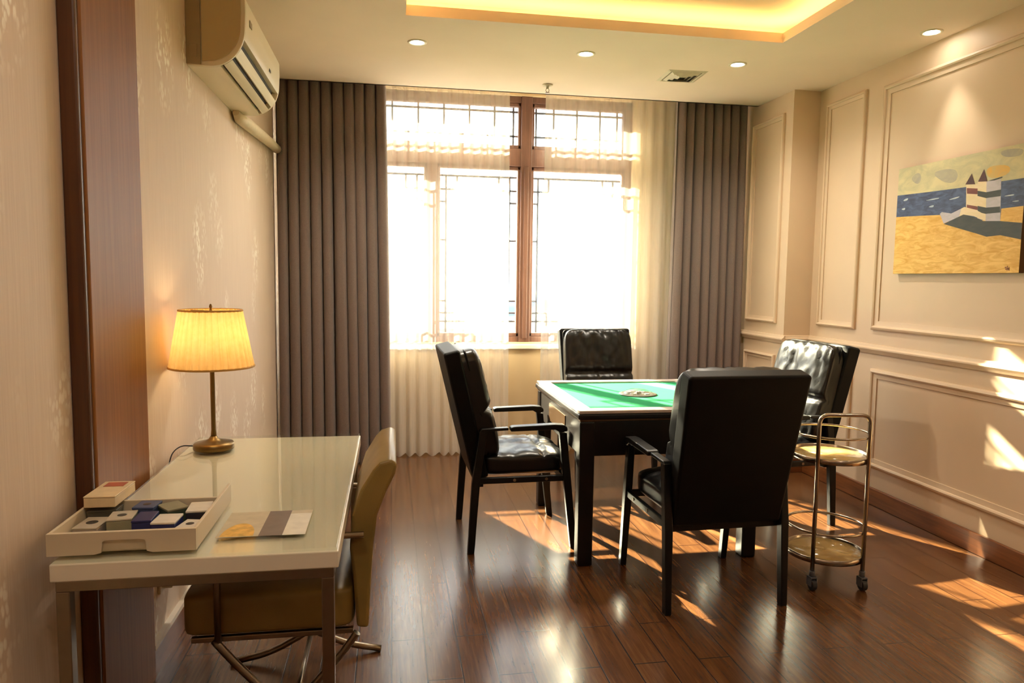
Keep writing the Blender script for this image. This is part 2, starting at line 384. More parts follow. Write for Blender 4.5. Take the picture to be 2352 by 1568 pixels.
# walls
m = MB(); m.box(-1.1, WLN, Y0, 2.16, 0, 3.0); m.box(-1.1, WLF, 2.16, YB + .3, 0, 3.0)
struct(m.build('wall_left', 'wallpaper'), 'left wall in beige wallpaper with pale flower sprays', 'wall')
m = MB(); m.box(WR, 3.3, Y0, YB + .3, 0, 3.0); m.box(PX, WR, PY, YB + .3, 0, 3.0)
struct(m.build('wall_right', 'panel'), 'right wall in cream panelling with a projecting pilaster', 'wall')
struct(MB().box(-1.1, 3.3, Y0 - .1, Y0, 0, 3.0).build('wall_front', 'wallpaper'), 'beige wallpapered wall opposite the window', 'wall')
wx0, wx1, wz0, wz1 = -0.46, 1.985, 0.90, 2.89
m = MB(); YW = YB + .3
m.box(-1.1, wx0, YB, YW, 0, 3.0); m.box(wx1, 3.3, YB, YW, 0, 3.0); m.box(wx0, wx1, YB, YW, 0, wz0); m.box(wx0, wx1, YB, YW, wz1, 3.0)
struct(m.build('wall_back', 'plaster'), 'window wall in tan plaster below and beside the window', 'wall')
# wooden column on left wall
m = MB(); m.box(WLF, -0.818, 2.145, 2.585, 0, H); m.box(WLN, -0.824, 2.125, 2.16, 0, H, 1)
struct(m.build('trim_1', ['column_wood', 'column_shade'], bevel=0.006), 'tall brown wooden panel strip on the left wall behind the desk', 'wall panel')
# baseboards
struct(MB().box(WLF, WLF + .018, 2.585, YB, 0, .10).box(WLF, WLF + .022, 2.585, YB, .10, .118, 1).build('baseboard_left', ['base_wood', 'white_trim']), 'dark baseboard with a white top edge under the lamp wall', 'baseboard')
struct(MB().box(WR - .02, WR, Y0, PY, 0, .11).box(PX - .02, PX, PY - .02, YB, 0, .11).box(PX - .02, WR, PY - .02, PY, 0, .11).build('baseboard_right', 'base_wood', bevel=0.004), 'brown wooden baseboard along the cream panelled wall', 'baseboard')

def moulding(name, x, y0, y1, z0, z1, w=0.035, d=0.024):
    """rectangular picture-frame moulding on a wall of constant x, facing -x"""
    m = MB()
    prof = [(0, 0), (0, .55), (.12, .85), (.3, 1), (.45, .8), (.5, .45), (.8, .35), (1, .3), (1, 0)]
    ring = []
    for (u, h) in prof:
        a = u * w; ring.append([(x - h * d, y0 + a, z0 + a), (x - h * d, y1 - a, z0 + a), (x - h * d, y1 - a, z1 - a), (x - h * d, y0 + a, z1 - a)])
    for a, b in zip(ring, ring[1:]):
        m.add(a + b, [(i, (i + 1) % 4, (i + 1) % 4 + 4, i + 4) for i in range(4)])
    return m.build(name, 'panel')
TR = [
 (WR, 0.6, 4.16, 1.125, 2.655, 'large upper panel moulding framing the painting'),
 (WR, 4.33, 4.76, 1.115, 2.68, 'narrow upright panel moulding next to the pilaster'),
 (WR, 0.6, 4.14, 0.24, 0.875, 'long lower panel moulding below the chair rail'),
 (WR, 4.33, 4.76, 0.24, 0.875, 'narrow lower panel moulding behind the right chair'),
 (PX, 4.96, 5.42, 1.115, 2.66, 'upright panel moulding on the pilaster beside the drape'),
 (PX, 4.96, 5.42, 0.24, 0.875, 'lower panel moulding on the pilaster beside the drape'),
]
for i, (x, a, b, c, d, lab) in enumerate(TR):
    struct(moulding('trim_%d' % (i + 2), x, a, b, c, d, 0.058 if b - a > 2 else 0.042), lab, 'moulding')
m = MB()
rail = [(0, .972), (.012, .972), (.02, .985), (.03, 1.0), (.03, 1.008), (.016, 1.016), (.01, 1.03), (0, 1.032)]
m.prism([(WR - a, z) for a, z in rail], 1, Y0, PY - .001); m.prism([(PX - a, z) for a, z in rail], 1, PY - .03, YB)
m.prism([(PY - a, z) for a, z in rail], 0, PX - .0, WR)
struct(m.build('trim_8', 'panel'), 'cream chair rail running along the panelled wall', 'moulding')

# ------------------------------------------------------------------ window
yf0, yf1 = 5.835, 5.90
m = MB()
def fr(a, b, c, d, y0=yf0, y1=yf1): m.box(a, b, y0, y1, c, d)
fr(wx0, wx1, wz1 - .05, wz1); fr(wx0, wx1, .885, .945); fr(wx0, wx0 + .06, .9, wz1); fr(1.93, wx1, .9, wz1)
fr(wx0, wx1, 2.335, 2.475, yf0 - .01, yf1); fr(1.045, 1.135, .9, wz1, yf0 - .015, yf1)
fr(.285, .37, .93, 2.36)
# sashes around the four low openings and the two high ones
OP = [(-0.40, .285, .945, 2.335), (.37, 1.045, .945, 2.335), (1.135, 1.93, .945, 2.335), (-.40, 1.045, 2.475, 2.84), (1.135, 1.93, 2.475, 2.84)]
sw = .022
for (a, b, c, d) in OP:
    fr(a, a + sw, c, d, yf0 + .012, yf1 - .005); fr(b - sw, b, c, d, yf0 + .012, yf1 - .005); fr(a, b, c, c + .03, yf0 + .012, yf1 - .005); fr(a, b, d - .03, d, yf0 + .012, yf1 - .005)
win = struct(m.build('window_1', 'frame_wood', bevel=0.004), 'dark brown timber window behind the white sheers', 'window')
MB().box(1.07, 1.108, yf0 - .03, yf0 - .015, .93, 2.33).build('mullion_cover', 'frame_wood', win, bevel=.005)
for (a, b, c, d) in OP:
    MB().box(a + .02, b - .02, 5.868, 5.872, c + .02, d - .02).build('pane', 'glass', win)
MB().box(wx0 - .04, wx1 + .04, 5.765, 5.84, .845, .885).build('window_sill', 'white_trim', win, bevel=.008)
def lattice(a, b, c, d, high):
    m = MB(); y0, y1 = 5.925, 5.940; t = .0075
    def hz(x0, x1, z): m.box(x0, x1, y0, y1, z - t, z + t)
    def vt(x, z0, z1): m.box(x - t, x + t, y0, y1, z0, z1)
    if high:
        hz(a, b, d - .055); hz(a, b, c + .115)
        n = max(3, round((b - a) / .2))
        vt(a + .05, c + .0, d); vt(b - .05, c, d)
        for k in range(1, n): vt(a + (b - a) * k / n, c, d)
    else:
        i1, i2 = .075, .165
        hz(a, b, d - .08); vt(a + i1, c, d - .08); vt(b - i1, c, d - .08)
        for sx, s1 in ((a, 1), (b, -1)):
            for sz, s2 in ((d, -1), (c, 1)):
                zz = sz + s2 * .19; x0, x1 = sorted((sx, sx + s1 * i2)); hz(x0, x1, zz)
                z0, z1 = sorted((sz + s2 * .08, zz)); vt(sx + s1 * i2, z0, z1)
                x0, x1 = sorted((sx, sx + s1 * i1)); hz(x0, x1, sz + s2 * .29)
            x0, x1 = sorted((sx, sx + s1 * i1)); hz(x0, x1, d - .60)
        hz(a, b, c + .12)
    return m.build('lattice', 'lattice', win)
for i, o_ in enumerate(OP): lattice(*o_, i > 2)

# ------------------------------------------------------------------ view outside
def gz(x, y): return -9 + 1.2 * noise.noise(Vector((x * .02, y * .02, 0)))
struct(MB().grid(lambda u, v: (-160 + 320 * u, 14 + 190 * v, gz(-160 + 320 * u, 14 + 190 * v)), 40, 30).build('ground', 'far_ground'), 'pale ground far below outside the window', 'ground')
m = MB()
def hill(u, v):
    x = -260 + 520 * u; y = 190 + 70 * v
    h = 14 * math.sin(PI * min(1, v * 1.0)) * (0.75 + 0.55 * noise.noise(Vector((x * .012, 3.1, 0)))) + 5 * noise.noise(Vector((x * .04, y * .04, 1)))
    return (x, y, -10 + max(0, h) * 1.25)
m.grid(hill, 90, 14)
struct(m.build('hills', 'far_hill'), 'hazy blue ridge of hills on the horizon', 'hills')
HB = [(7, 46, 7, 6, 4.5, 0.2), (16, 60, 9, 7, 6, -0.3), (2, 58, 8, 6, 5, 0.1), (-6, 66, 9, 7, 5, -0.1), (24, 84, 12, 8, 7, .3)]
for i, (x, y, w, d, h, rz) in enumerate(HB):
    z = gz(x, y)
    o = thing('house', ['pale house outside below the window, nearest of the houses', 'wide pale house outside, behind and right of the nearest one', 'pale house outside, straight behind the nearest one', 'pale house outside, seen through the left sheer', 'large pale house outside, farthest of the houses'][i], 'house', (x, y, z - .6), rz, 'houses outside the window')
    MB().box(-w / 2, w / 2, -d / 2, d / 2, 0, h).build('wall', 'far_house', o)
    MB().prism([(-d / 2 - .4, h), (d / 2 + .4, h), (0, h + 1.6)], 0, -w / 2 - .4, w / 2 + .4).build('roof', 'far_roof', o)

# ------------------------------------------------------------------ curtains
def drape(name, x0, x1, yc, z0, z1, nf, amp, mat, seed, label, cat, group, nx=None, nz=18, flare=0.0, lean=0.0, pinch=0.8):
    rnd = random.Random(seed); ph = [rnd.uniform(-.5, .5) for _ in range(nf + 2)]; am = [rnd.uniform(.65, 1.15) for _ in range(nf + 2)]
    def fn(u, v):
        t = u * nf; k = int(min(t, nf - 1e-6)); fr_ = t - k
        a = (am[k] * (1 - fr_) + am[k + 1] * fr_); p = ph[k] * (1 - fr_) + ph[k + 1] * fr_
        vt = 1 - v
        wob = .25 * noise.noise(Vector((u * nf * .5, v * 1.6, seed)))
        ang = 2 * PI * (t + p * .35 * (0.4 + vt) + wob * .25 * vt)
        A = amp * a * (pinch + (1 - pinch) * vt + .1 * math.sin(v * 5 + seed))
        y = yc + A * math.sin(ang) + A * .22 * math.sin(2 * ang + seed)
        x = x0 + (x1 - x0) * u + A * .32 * math.cos(ang) * 1.0 + flare * vt * (u - .5) + lean * vt
        z = z0 + (z1 - z0) * v + (.012 * math.sin(ang + 1) if v == 0 else 0)
        return (x, y, z)
    o = MB().grid(fn, nx or nf * 14, nz).build(name, mat, weld=False)
    return tag(o, label, cat, group)
drape('sheer_curtain', -0.10, .915, 5.665, .012, 2.95, 12, .018, 'sheer', 3, 'white sheer curtain hanging left of the bare window mullion', 'curtain', 'sheer curtains', lean=.025)
drape('sheer_curtain', 1.205, 2.30, 5.665, .012, 2.95, 12, .018, 'sheer', 8, 'white sheer curtain hanging right of the bare window mullion, behind the far chair', 'curtain', 'sheer curtains', lean=-.005, flare=.02)
drape('drape', -0.828, -.05, 5.47, .015, 2.95, 10, .060, 'drape', 5, 'heavy grey brown drape by the left wall under the air conditioner', 'curtain', 'blackout drapes', flare=.05, lean=.02)
drape('drape', 2.215, 2.81, 5.47, .015, 2.95, 8, .055, 'drape', 12, 'heavy grey brown drape by the panelled pilaster', 'curtain', 'blackout drapes', flare=.03)

# ------------------------------------------------------------------ ceiling fittings
def spot(loc, rot=(0, 0, 0), power=SPOT_W, size=150, parent=None, blend=1.0):
    d = bpy.data.lights.new('downlight_beam', 'SPOT'); d.energy = power; d.spot_size = math.radians(size); d.spot_blend = blend; d.color = WARM; d.shadow_soft_size = .03
    o = bpy.data.objects.new('downlight_beam', d); COL.objects.link(o); o.location = loc; o.rotation_euler = rot
    if parent: o.parent = parent
    return o
dl = thing('downlight', 'round recessed downlight, leftmost over the window side of the room', 'light', (.155, 4.376, H), 0, 'recessed downlights')
MB().lathe([(.038, -.0005), (.040, -.004), (.050, -.006), (.056, -.004), (.057, 0)], n=36).build('trim_ring', 'white_plastic', dl)
MB().lathe([(.0001, -.002), (.039, -.002)], n=36).build('lens', 'lens', dl)
labs = ['round recessed downlight, middle one of three above the table side', 'round recessed downlight nearest the ceiling vent', 'round recessed downlight close to the panelled wall above the painting']
dls = [(dl, 55)]
for (p, lb, w_) in (((1.18, 4.38, H), labs[0], 55), ((2.18, 4.387, H), labs[1], 55), ((2.93, 3.62, H), labs[2], 22)):
    dls.append((copy_tree(dl, p, 0, lb), w_))
for o, w_ in dls: spot((0, 0, -.03), (0 if w_ > 30 else math.radians(-8), 0, 0), power=SPOT_W * w_ / 55, parent=o, size=150 if w_ > 30 else 56, blend=1.0 if w_ > 30 else .7)
# unseen downlights of the same kind, added to light the near part of the room
for (x, y, lb) in ((-.35, 1.3, 'added unseen downlight above the near end of the desk'), (.155, 0.0, 'added unseen downlight behind the viewer on the left'), (2.18, 0.0, 'added unseen downlight behind the viewer on the right'), (2.93, 1.6, 'added unseen downlight above the near end of the panelled wall')):
    o = copy_tree(dl, (x, y, H), 0, lb)
    for c in list(o.children):
        if c.type == 'LIGHT': bpy.data.objects.remove(c)
    spot((0, 0, -.03), parent=o, power=SPOT_W * .3)
# cove strips
lt = thing('cove_light', 'warm glowing strip light hidden in the ceiling recess', 'light', (0, 0, 0))
for (a, b, c, d) in ((cx0 - .09, cx1 + .09, cy1 + .06, cy1 + .08), (cx0 - .09, cx1 + .09, cy0 - .08, cy0 - .06), (cx0 - .08, cx0 - .06, cy0 - .05, cy1 + .05), (cx1 + .06, cx1 + .08, cy0 - .05, cy1 + .05)):
    MB().box(a, b, c, d, H + .021, H + .034).build('led_strip', 'led', lt)
# vent
vt_ = thing('ceiling_vent', 'square metal air vent in the ceiling', 'vent', (1.94, 4.71, H), -.05)
s_ = .135
m = MB()
for i, (r0, r1, z0, z1) in enumerate(((s_, s_ - .02, 0, -.008), (s_ - .02, s_ - .03, -.008, -.004))):
    a = [(-r0, -r0, z0), (r0, -r0, z0), (r0, r0, z0), (-r0, r0, z0)]; b = [(-r1, -r1, z1), (r1, -r1, z1), (r1, r1, z1), (-r1, r1, z1)]
    m.add(a + b, [(k, (k + 1) % 4, (k + 1) % 4 + 4, k + 4) for k in range(4)])
m.build('frame', 'vent', vt_)
MB().box(-.115, .115, -.115, .115, -.003, -.001).build('backing', 'vent_dark', vt_)
for k, r in enumerate((.10, .072, .044)):
    m = MB(); r2 = r - .022
    a = [(-r, -r, -.004), (r, -r, -.004), (r, r, -.004), (-r, r, -.004)]; b = [(-r2, -r2, -.016), (r2, -r2, -.016), (r2, r2, -.016), (-r2, r2, -.016)]
    m.add(a + b, [(j, (j + 1) % 4, (j + 1) % 4 + 4, j + 4) for j in range(4)]); m.build('louver', 'vent', vt_)
sp = thing('sprinkler', 'small metal fire sprinkler on the ceiling above the window gap', 'sprinkler', (1.10, 5.11, H))
MB().lathe([(.001, -.001), (.036, -.001), (.038, -.004), (.030, -.010), (.012, -.012), (.009, -.03), (.001, -.03)], n=24).build('flange', 'vent', sp)
MB().tube([(-.008, 0, -.028), (-.012, 0, -.042), (-.004, 0, -.055)], .0025, 6).tube([(.008, 0, -.028), (.012, 0, -.042), (.004, 0, -.055)], .0025, 6).lathe([(.001, -.055), (.016, -.056), (.016, -.059), (.001, -.059)], n=16).build('head', 'chrome', sp)

# ------------------------------------------------------------------ air conditioner
AY0, AY1, AZ = 3.25, 4.22, 2.295
ac = thing('air_conditioner', 'cream wall mounted air conditioner on the left wall near the drape', 'air conditioner', (WLF, AY0, AZ))
def acp(notch=False, sh=0.0, gap=True):
    pts = [(.001, 0), (.09, 0)]
    slots = [(16, 22), (38, 45), (60, 74)]
    def q(t, k=0.0):
        a = math.radians(t); return (.09 + (.145 - k) * math.sin(a), .165 - (.165 - k) * math.cos(a))
    t = 0
    if notch:
        for (a, b) in slots:
            while t < a: pts.append(q(t)); t += 4
            pts.append(q(a)); pts.append(q(a, .035)); pts.append(q(b, .035)); pts.append(q(b)); t = b + 2
    while t <= 90: pts.append(q(t)); t += 4
    pts += [(.235, .165), (.238, .22), (.237, .285), (.225, .297), (.001, .297)]
    return pts
L_ = AY1 - AY0
m = MB()
m.prism(acp(True), 1, .028, L_ - .028)
m.build('body', 'ac_white', ac)
MB().prism(acp(), 1, .012, .0275).build('end_cap', 'ac_white', ac, bevel=.003); MB().prism(acp(), 1, L_ - .0275, L_ - .012).build('end_cap', 'ac_white', ac, bevel=.003)
side = [(x, z) for x, z in [(.072 + (x - .072) * .9, .02 + z * .92) for x, z in acp() if x > .06]]
MB().prism([(.062, .016)] + side + [(.062, .29)], 1, .004, .0119).build('side_panel', 'ac_side', ac, bevel=.002)
MB().box(.0, .058, .004, .0119, .004, .295).build('chassis', 'ac_back', ac, bevel=.002)
MB().box(.012, .045, 0.0, .0039, .03, .085).build('pipe_cover', 'ac_back', ac, bevel=.002)
for (a, b) in ((16, 22), (38, 45), (60, 74)):
    m = MB()
    if 1:
        p = [(.09 + (.145 - k) * math.sin(math.radians(x)), .165 - (.165 - k) * math.cos(math.radians(x))) for x, k in ((a, .030), (b, .030), (b, .0345), (a, .0345))]
        m.prism(p, 1, .03, L_ - .03)
    m.build('outlet_slot', 'black_gap', ac)
MB().box(.2385, .2405, .10, .15, .20, .225).build('badge', 'ac_back', ac)
MB().box(.2355, .2375, .62, .66, .155, .168).build('display', 'card_dark', ac)
px_ = [Vector((.03, .83, -.012)), Vector((.035, .90, -.03)), Vector((.040, 1.1, -.02)), Vector((.040, 1.5, .0)), Vector((.038, 1.9, .02)), Vector((.036, 2.17, .03))]
MB().tube(px_, [.018, .030, .034, .033, .032, .032], 12).build('pipe', 'pipe', ac)

# ------------------------------------------------------------------ painting
pa = thing('painting', 'beach painting of a striped twin tower building on the panelled wall', 'painting', (0, 0, 0))
YL, YR, ZB, ZT = 3.955, 3.06, 1.482, 2.112
MB().box(3.038, WR - .002, YR, YL, ZB, ZT).build('canvas', 'p_canvas', pa, bevel=.003)
def soft(p, n=2):
    for _ in range(n):
        q = []
        for i in range(len(p)):
            a, b = p[i], p[(i + 1) % len(p)]
            q += [(a[0] * .75 + b[0] * .25, a[1] * .75 + b[1] * .25), (a[0] * .25 + b[0] * .75, a[1] * .25 + b[1] * .75)]
        p = q
    return p
def ppoly(name, polys):
    m = MB(); mats = []
    for (lv, mt, pts) in polys:
        if mt not in mats: mats.append(mt)
        x = 3.0372 - lv * .00018
        if mt in ('p_grey', 'p_orange', 'p_foam'): pts = soft(pts)
        pts = [(min(max(y, YR + .0005), YL - .0005), min(max(z, ZB + .0005), ZT - .0005)) for y, z in pts]
        m.add([(x, y, z) for y, z in pts], [tuple(range(len(pts)))], mats.index(mt))
    o = m.build(name, mats, pa, weld=False); return o
AL = (3.97, 3.05)
pol = [
 (0, 'p_sky', [(4, 2.2), (3, 2.2), (3, 1.7), (4, 1.7)]),
 (1, 'p_grey', [(3.693, 2.057), (3.526, 2.059), (3.483, 2.017), (3.506, 1.974), (3.588, 1.985)]),
 (1, 'p_grey', [(3.858, 2.042), (3.792, 2.076), (3.758, 2.039), (3.784, 1.994)]),
 (1, 'p_grey', [(3.23, 2.10), (3.08, 2.09), (3.09, 2.05), (3.2, 2.06)]),
 (1, 'p_orange', [(3.309, 2.031), (3.159, 2.023), (3.151, 1.971), (3.285, 1.961)]),
 (2, 'p_sea', [(3.99, 1.955), (3.684, 1.947), (3.425, 1.942), (3.35, 1.945), (3.208, 1.943), (3.0, 1.942), (3.0, 1.75), (3.99, 1.75)]),
 (3, 'p_sand', [(3.99, 1.826), (3.747, 1.817), (3.60, 1.809), (3.57, 1.77), (3.191, 1.75), (3.19, 1.806), (3.0, 1.807), (3.0, 1.4), (3.99, 1.4)]),
 (3, 'p_foam', [(3.746, 1.9), (3.616, 1.908), (3.615, 1.899)]), (3, 'p_foam', [(3.539, 1.890), (3.46, 1.899), (3.478, 1.889), (3.538, 1.884)]),
 (3, 'p_foam', [(3.195, 1.866), (3.118, 1.872), (3.12, 1.862)]), (3, 'p_foam', [(3.90, 1.925), (3.86, 1.932), (3.865, 1.918), (3.90, 1.915)]),
 (3, 'p_foam', [(3.14, 1.835), (3.09, 1.838), (3.09, 1.831)]), (3, 'p_foam', [(3.70, 1.862), (3.65, 1.872), (3.655, 1.855)]), (3, 'p_foam', [(3.92, 1.87), (3.88, 1.878), (3.885, 1.86)]),
 (4, 'p_cream', [(3.426, 1.954), (3.35, 1.95), (3.338, 1.79), (3.415, 1.80)]),
 (4, 'p_cream', [(3.351, 1.961), (3.293, 1.956), (3.282, 1.751), (3.337, 1.77)]),
 (4, 'p_lilac', [(3.293, 1.956), (3.203, 1.954), (3.191, 1.744), (3.282, 1.751)]),
 (5, 'p_rust', [(3.421, 1.936), (3.348, 1.925), (3.346, 1.895), (3.417, 1.906)]), (5, 'p_rust', [(3.413, 1.848), (3.34, 1.831), (3.338, 1.812), (3.412, 1.828)]),
 (5, 'p_dark', [(3.347, 1.913), (3.291, 1.899), (3.199, 1.902), (3.199, 1.869), (3.289, 1.869), (3.345, 1.886)]),
 (5, 'p_dark', [(3.34, 1.834), (3.285, 1.82), (3.197, 1.817), (3.194, 1.787), (3.285, 1.788), (3.337, 1.802)]),
 (6, 'p_lilac', [(3.601, 1.815), (3.588, 1.824), (3.518, 1.81), (3.45, 1.83), (3.46, 1.785), (3.569, 1.76)]),
 (6, 'p_cream', [(3.45, 1.83), (3.429, 1.837), (3.351, 1.815), (3.284, 1.782), (3.282, 1.751), (3.36, 1.782), (3.432, 1.797), (3.46, 1.785)]),
 (7, 'p_dark', [(3.568, 1.757), (3.432, 1.797), (3.36, 1.779), (3.297, 1.752), (3.191, 1.744), (3.0, 1.725), (3.0, 1.645), (3.184, 1.673), (3.269, 1.67), (3.328, 1.688)]),
 (7, 'p_roof', [(3.432, 1.956), (3.393, 2.009), (3.366, 1.949)]), (7, 'p_roof', [(3.348, 1.960), (3.314, 2.02), (3.287, 1.954)]),
 (7, 'p_dark', [(3.287, 1.955), (3.198, 1.966), (3.195, 1.960), (3.243, 1.953)]),
 (7, 'p_rust', [(3.143, 1.512), (3.132, 1.513), (3.132, 1.508), (3.143, 1.507)]), (7, 'p_rust', [(3.140, 1.504), (3.116, 1.505), (3.116, 1.5), (3.140, 1.499)]), (7, 'p_rust', [(3.13, 1.518), (3.126, 1.518), (3.126, 1.494), (3.13, 1.494)]), (7, 'p_rust', [(3.120, 1.512), (3.116, 1.512), (3.116, 1.494), (3.120, 1.494)]),
]
ppoly('picture', pol)

# ------------------------------------------------------------------ desk
DX0, DX1, DY0, DY1 = -0.79, -0.13, 1.775, 3.10
dk = thing('desk', 'white lacquered writing desk with steel legs along the left wall', 'desk', (0, 0, 0))
MB().box(DX0, DX1, DY0, DY1, .697, .740).build('tabletop', 'desk_white', dk, bevel=.003)
MB().box(DX0 + .006, DX1 - .004, DY0 - .002, DY1 - .002, .7425, .750).build('glass_sheet', 'desk_glass', dk, bevel=.001)
m = MB(); f0 = .030
for y in (DY0 + .004, DY1 - .004 - f0): m.box(DX0 + .01, DX1 - .012, y, y + f0, .671, .6968)
for x in (DX0 + .01, DX1 - .012 - f0): m.box(x, x + f0, DY0 + .004 + f0, DY1 - .004 - f0, .671, .6968)
m.build('frame', 'steel', dk, bevel=.002)
for y in (DY0 + .004, DY1 - .004 - f0):
    for x in (DX0 + .01, DX1 - .012 - f0):
        MB().box(x, x + f0, y, y + f0, 0, .6708).build('leg', 'steel', dk, bevel=.002)

# lamp
lx, ly = -0.678, 2.880
lp = thing('table_lamp', 'brass table lamp with a glowing pleated cream shade on the desk', 'lamp', (lx, ly, .7505))
MB().lathe([(.0005, 0), (.073, 0), (.075, .004), (.075, .018), (.071, .024), (.045, .028), (.030, .034), (.018, .040), (.012, .050), (.0005, .05)], n=48).build('base', 'brass', lp)
MB().lathe([(.0005, .045), (.011, .045), (.010, .06), (.0085, .075), (.0085, .30), (.011, .315), (.013, .322), (.010, .328), (.010, .400), (.0005, .400)], n=24).build('stem', 'brass', lp)
m = MB(); nP = 34
def shf(u, v, k=0.0):
    a = 2 * PI * u; r = .152 + (.112 - .152) * v
    rr = r + .010 * abs(math.sin(a * nP / 2)) ** .8 - .007; return (rr * math.cos(a), rr * math.sin(a), .320 + .217 * v)
m.grid(shf, nP * 8, 4)
m.build('lamp_shade', 'shade', lp)
sh = lp.children[-1]
MB().tube([(.153 * math.cos(a), .153 * math.sin(a), .321) for a in [2 * PI * k / 48 for k in range(48)]], .004, 8, closed=True).build('shade_trim', plain('shade_trim', (196, 150, 76), .7), sh)
MB().tube([(.113 * math.cos(a), .113 * math.sin(a), .536) for a in [2 * PI * k / 48 for k in range(48)]], .004, 8, closed=True).build('shade_trim', plain('shade_trim', (196, 150, 76), .7), sh)
MB().lathe([(.0005, .400), (.013, .401), (.024, .425), (.028, .447), (.022, .470), (.0005, .480)], n=20).build('bulb', 'bulb', lp)
m = MB()
for k in range(3):
    a = 2 * PI * k / 3 + .4; m.tube([(.004 * math.cos(a), .004 * math.sin(a), .533), (.112 * math.cos(a), .112 * math.sin(a), .533)], .0018, 6)
m.tube(fillet([(0, .008, .392), (0, .05, .42), (0, .05, .49), (0, 0, .535)], .02), .002, 6).tube(fillet([(0, -.008, .392), (0, -.05, .42), (0, -.05, .49), (0, 0, .535)], .02), .002, 6)
m.build('harp', 'brass', lp)
MB().lathe([(.0005, .533), (.006, .534), (.0035, .542), (.006, .550), (.004, .558), (.0005, .561)], n=16).build('finial', 'brass', lp)
MB().tube(fillet([(-.078, .0, .012), (-.11, -.03, .022), (-.135, -.055, .004), (-.139, -.09, -.03), (-.139, -.10, -.40)], .02), .0025, 6).build('cord', 'rubber', lp)
bl = bpy.data.lights.new('lamp_glow', 'POINT'); bl.energy = LAMP_W; bl.color = (1.0, .76, .45); bl.shadow_soft_size = .035
bo = bpy.data.objects.new('lamp_glow', bl); COL.objects.link(bo); bo.parent = lp; bo.location = (0, 0, .445)

# wall socket
so = thing('power_socket', 'white wall socket with a plugged adapter under the desk', 'socket', (WLF, 2.735, .30))
MB().box(0, .010, -.043, .043, -.043, .043).build('plate', 'white_plastic', so, bevel=.003)
MB().box(.0102, .045, -.022, .022, -.03, .03).build('plug', 'white_plastic', so, bevel=.005)
MB().tube(fillet([(.03, 0, .03), (.03, 0, .10), (.028, .03, .2), (.028, .04, .37)], .03), .003, 6).build('cord', 'white_plastic', so)

# tray and its contents
tr = thing('desk_tray', 'white open desk tray full of small boxes on the desk corner', 'tray', (0, 0, .7508))
TX0, TX1, TY0, TY1, TH = -.805, -.47, 1.800, 2.19, .054
pol_ = [(TX0, 0), (-.70, 0), (-.685, .004), (-.682, .030), (-.675, .034), (-.592, .034), (-.586, .030), (-.583, .004), (-.57, 0), (TX1, 0), (TX1, TH), (TX0, TH)]
MB().prism(pol_, 1, TY0, TY0 + .011).build('front_panel', 'tray_white', tr)
MB().box(-.70, -.57, TY0 + .0112, TY0 + .016, .006, .040).build('handle_recess', 'tray_white', tr)
MB().box(TX0, TX0 + .008, TY0 + .0112, TY1, 0, TH).build('side_panel', 'tray_white', tr, bevel=.0015)
MB().box(TX1 - .008, TX1, TY0 + .0112, TY1, 0, TH).build('side_panel', 'tray_white', tr, bevel=.0015)
MB().box(TX0 + .0082, TX1 - .0082, 2.062, 2.070, .005, TH - .003).build('divider', 'tray_white', tr, bevel=.0015)
MB().box(TX0 + .0082, TX1 - .0082, TY0 + .0162, 2.0618, .001, .005).build('bottom', 'tray_white', tr)
ZF = .7508 + .0055
GB = 'small boxes in the desk tray'
def card(cx, cy, z, w, d, h, rz, body, top, label, mark=None, parent_name='small_box'):
    o = thing(parent_name, label, 'box', (cx, cy, z), math.radians(rz), GB)
    MB().box(-w / 2, w / 2, -d / 2, d / 2, 0, h * .86).build('body', body, o, bevel=.002)
    MB().box(-w / 2 - .0006, w / 2 + .0006, -d / 2 - .0006, d / 2 + .0006, h * .86 + .0002, h).build('lid', top, o, bevel=.0015)
    if mark: MB().lathe([(.0005, h + .0008), (.011, h + .0008), (.013, h + .0003), (.013, h + .0001)], n=20, squash=mark).build('mark', 'lid_hole', o)  # flat dark disc paints the shaded hole in the lid
    return o
card(-.755, 1.935, ZF, .058, .085, .030, -4, 'card_grey', 'card_lid', 'grey box with a pale lid and dark painted hole, left front corner of the tray', (1.1, 1.1))
card(-.690, 1.955, ZF + .006, .060, .07, .034, 6, 'card_olive', 'card_lid', 'olive grey box with a pale lid, second from the tray left', (.9, .9))
card(-.626, 1.930, ZF, .046, .075, .043, 2, 'card_navy', 'card_navy', 'dark navy box without a pale lid, front of the tray')
card(-.569, 1.915, ZF, .058, .07, .040, -2, 'card_navy', 'card_white', 'navy box with a white wrapped top, front of the tray')
card(-.510, 1.900, ZF, .045, .065, .028, -12, 'card_lid', 'card_white', 'small all white box, right front corner of the tray', (.8, .8))
card(-.512, 2.005, ZF, .056, .08, .040, 4, 'card_black', 'card_white', 'black box with a thin pale lid, right back of the tray')
card(-.650, 2.022, ZF, .054, .06, .046, -6, 'card_slate', 'card_slate', 'slate blue box near the divider of the tray', (.8, .8))
card(-.583, 2.015, ZF, .055, .07, .042, 38, 'card_green', 'card_olive', 'dark green box lying turned near the divider of the tray')
o = card(-.757, 2.027, ZF, .072, .052, .0395, 0, 'card_dark', 'card_dark', 'dark grey box under the long cream box in the tray')
o = card(-.757, 2.065, .806, .078, .145, .030, -1, 'card_cream', 'card_cream', 'long cream box with a red mark resting across the tray divider')
MB().box(-.026, .026, .02, .06, .0302, .0308).build('label', 'card_red', o)
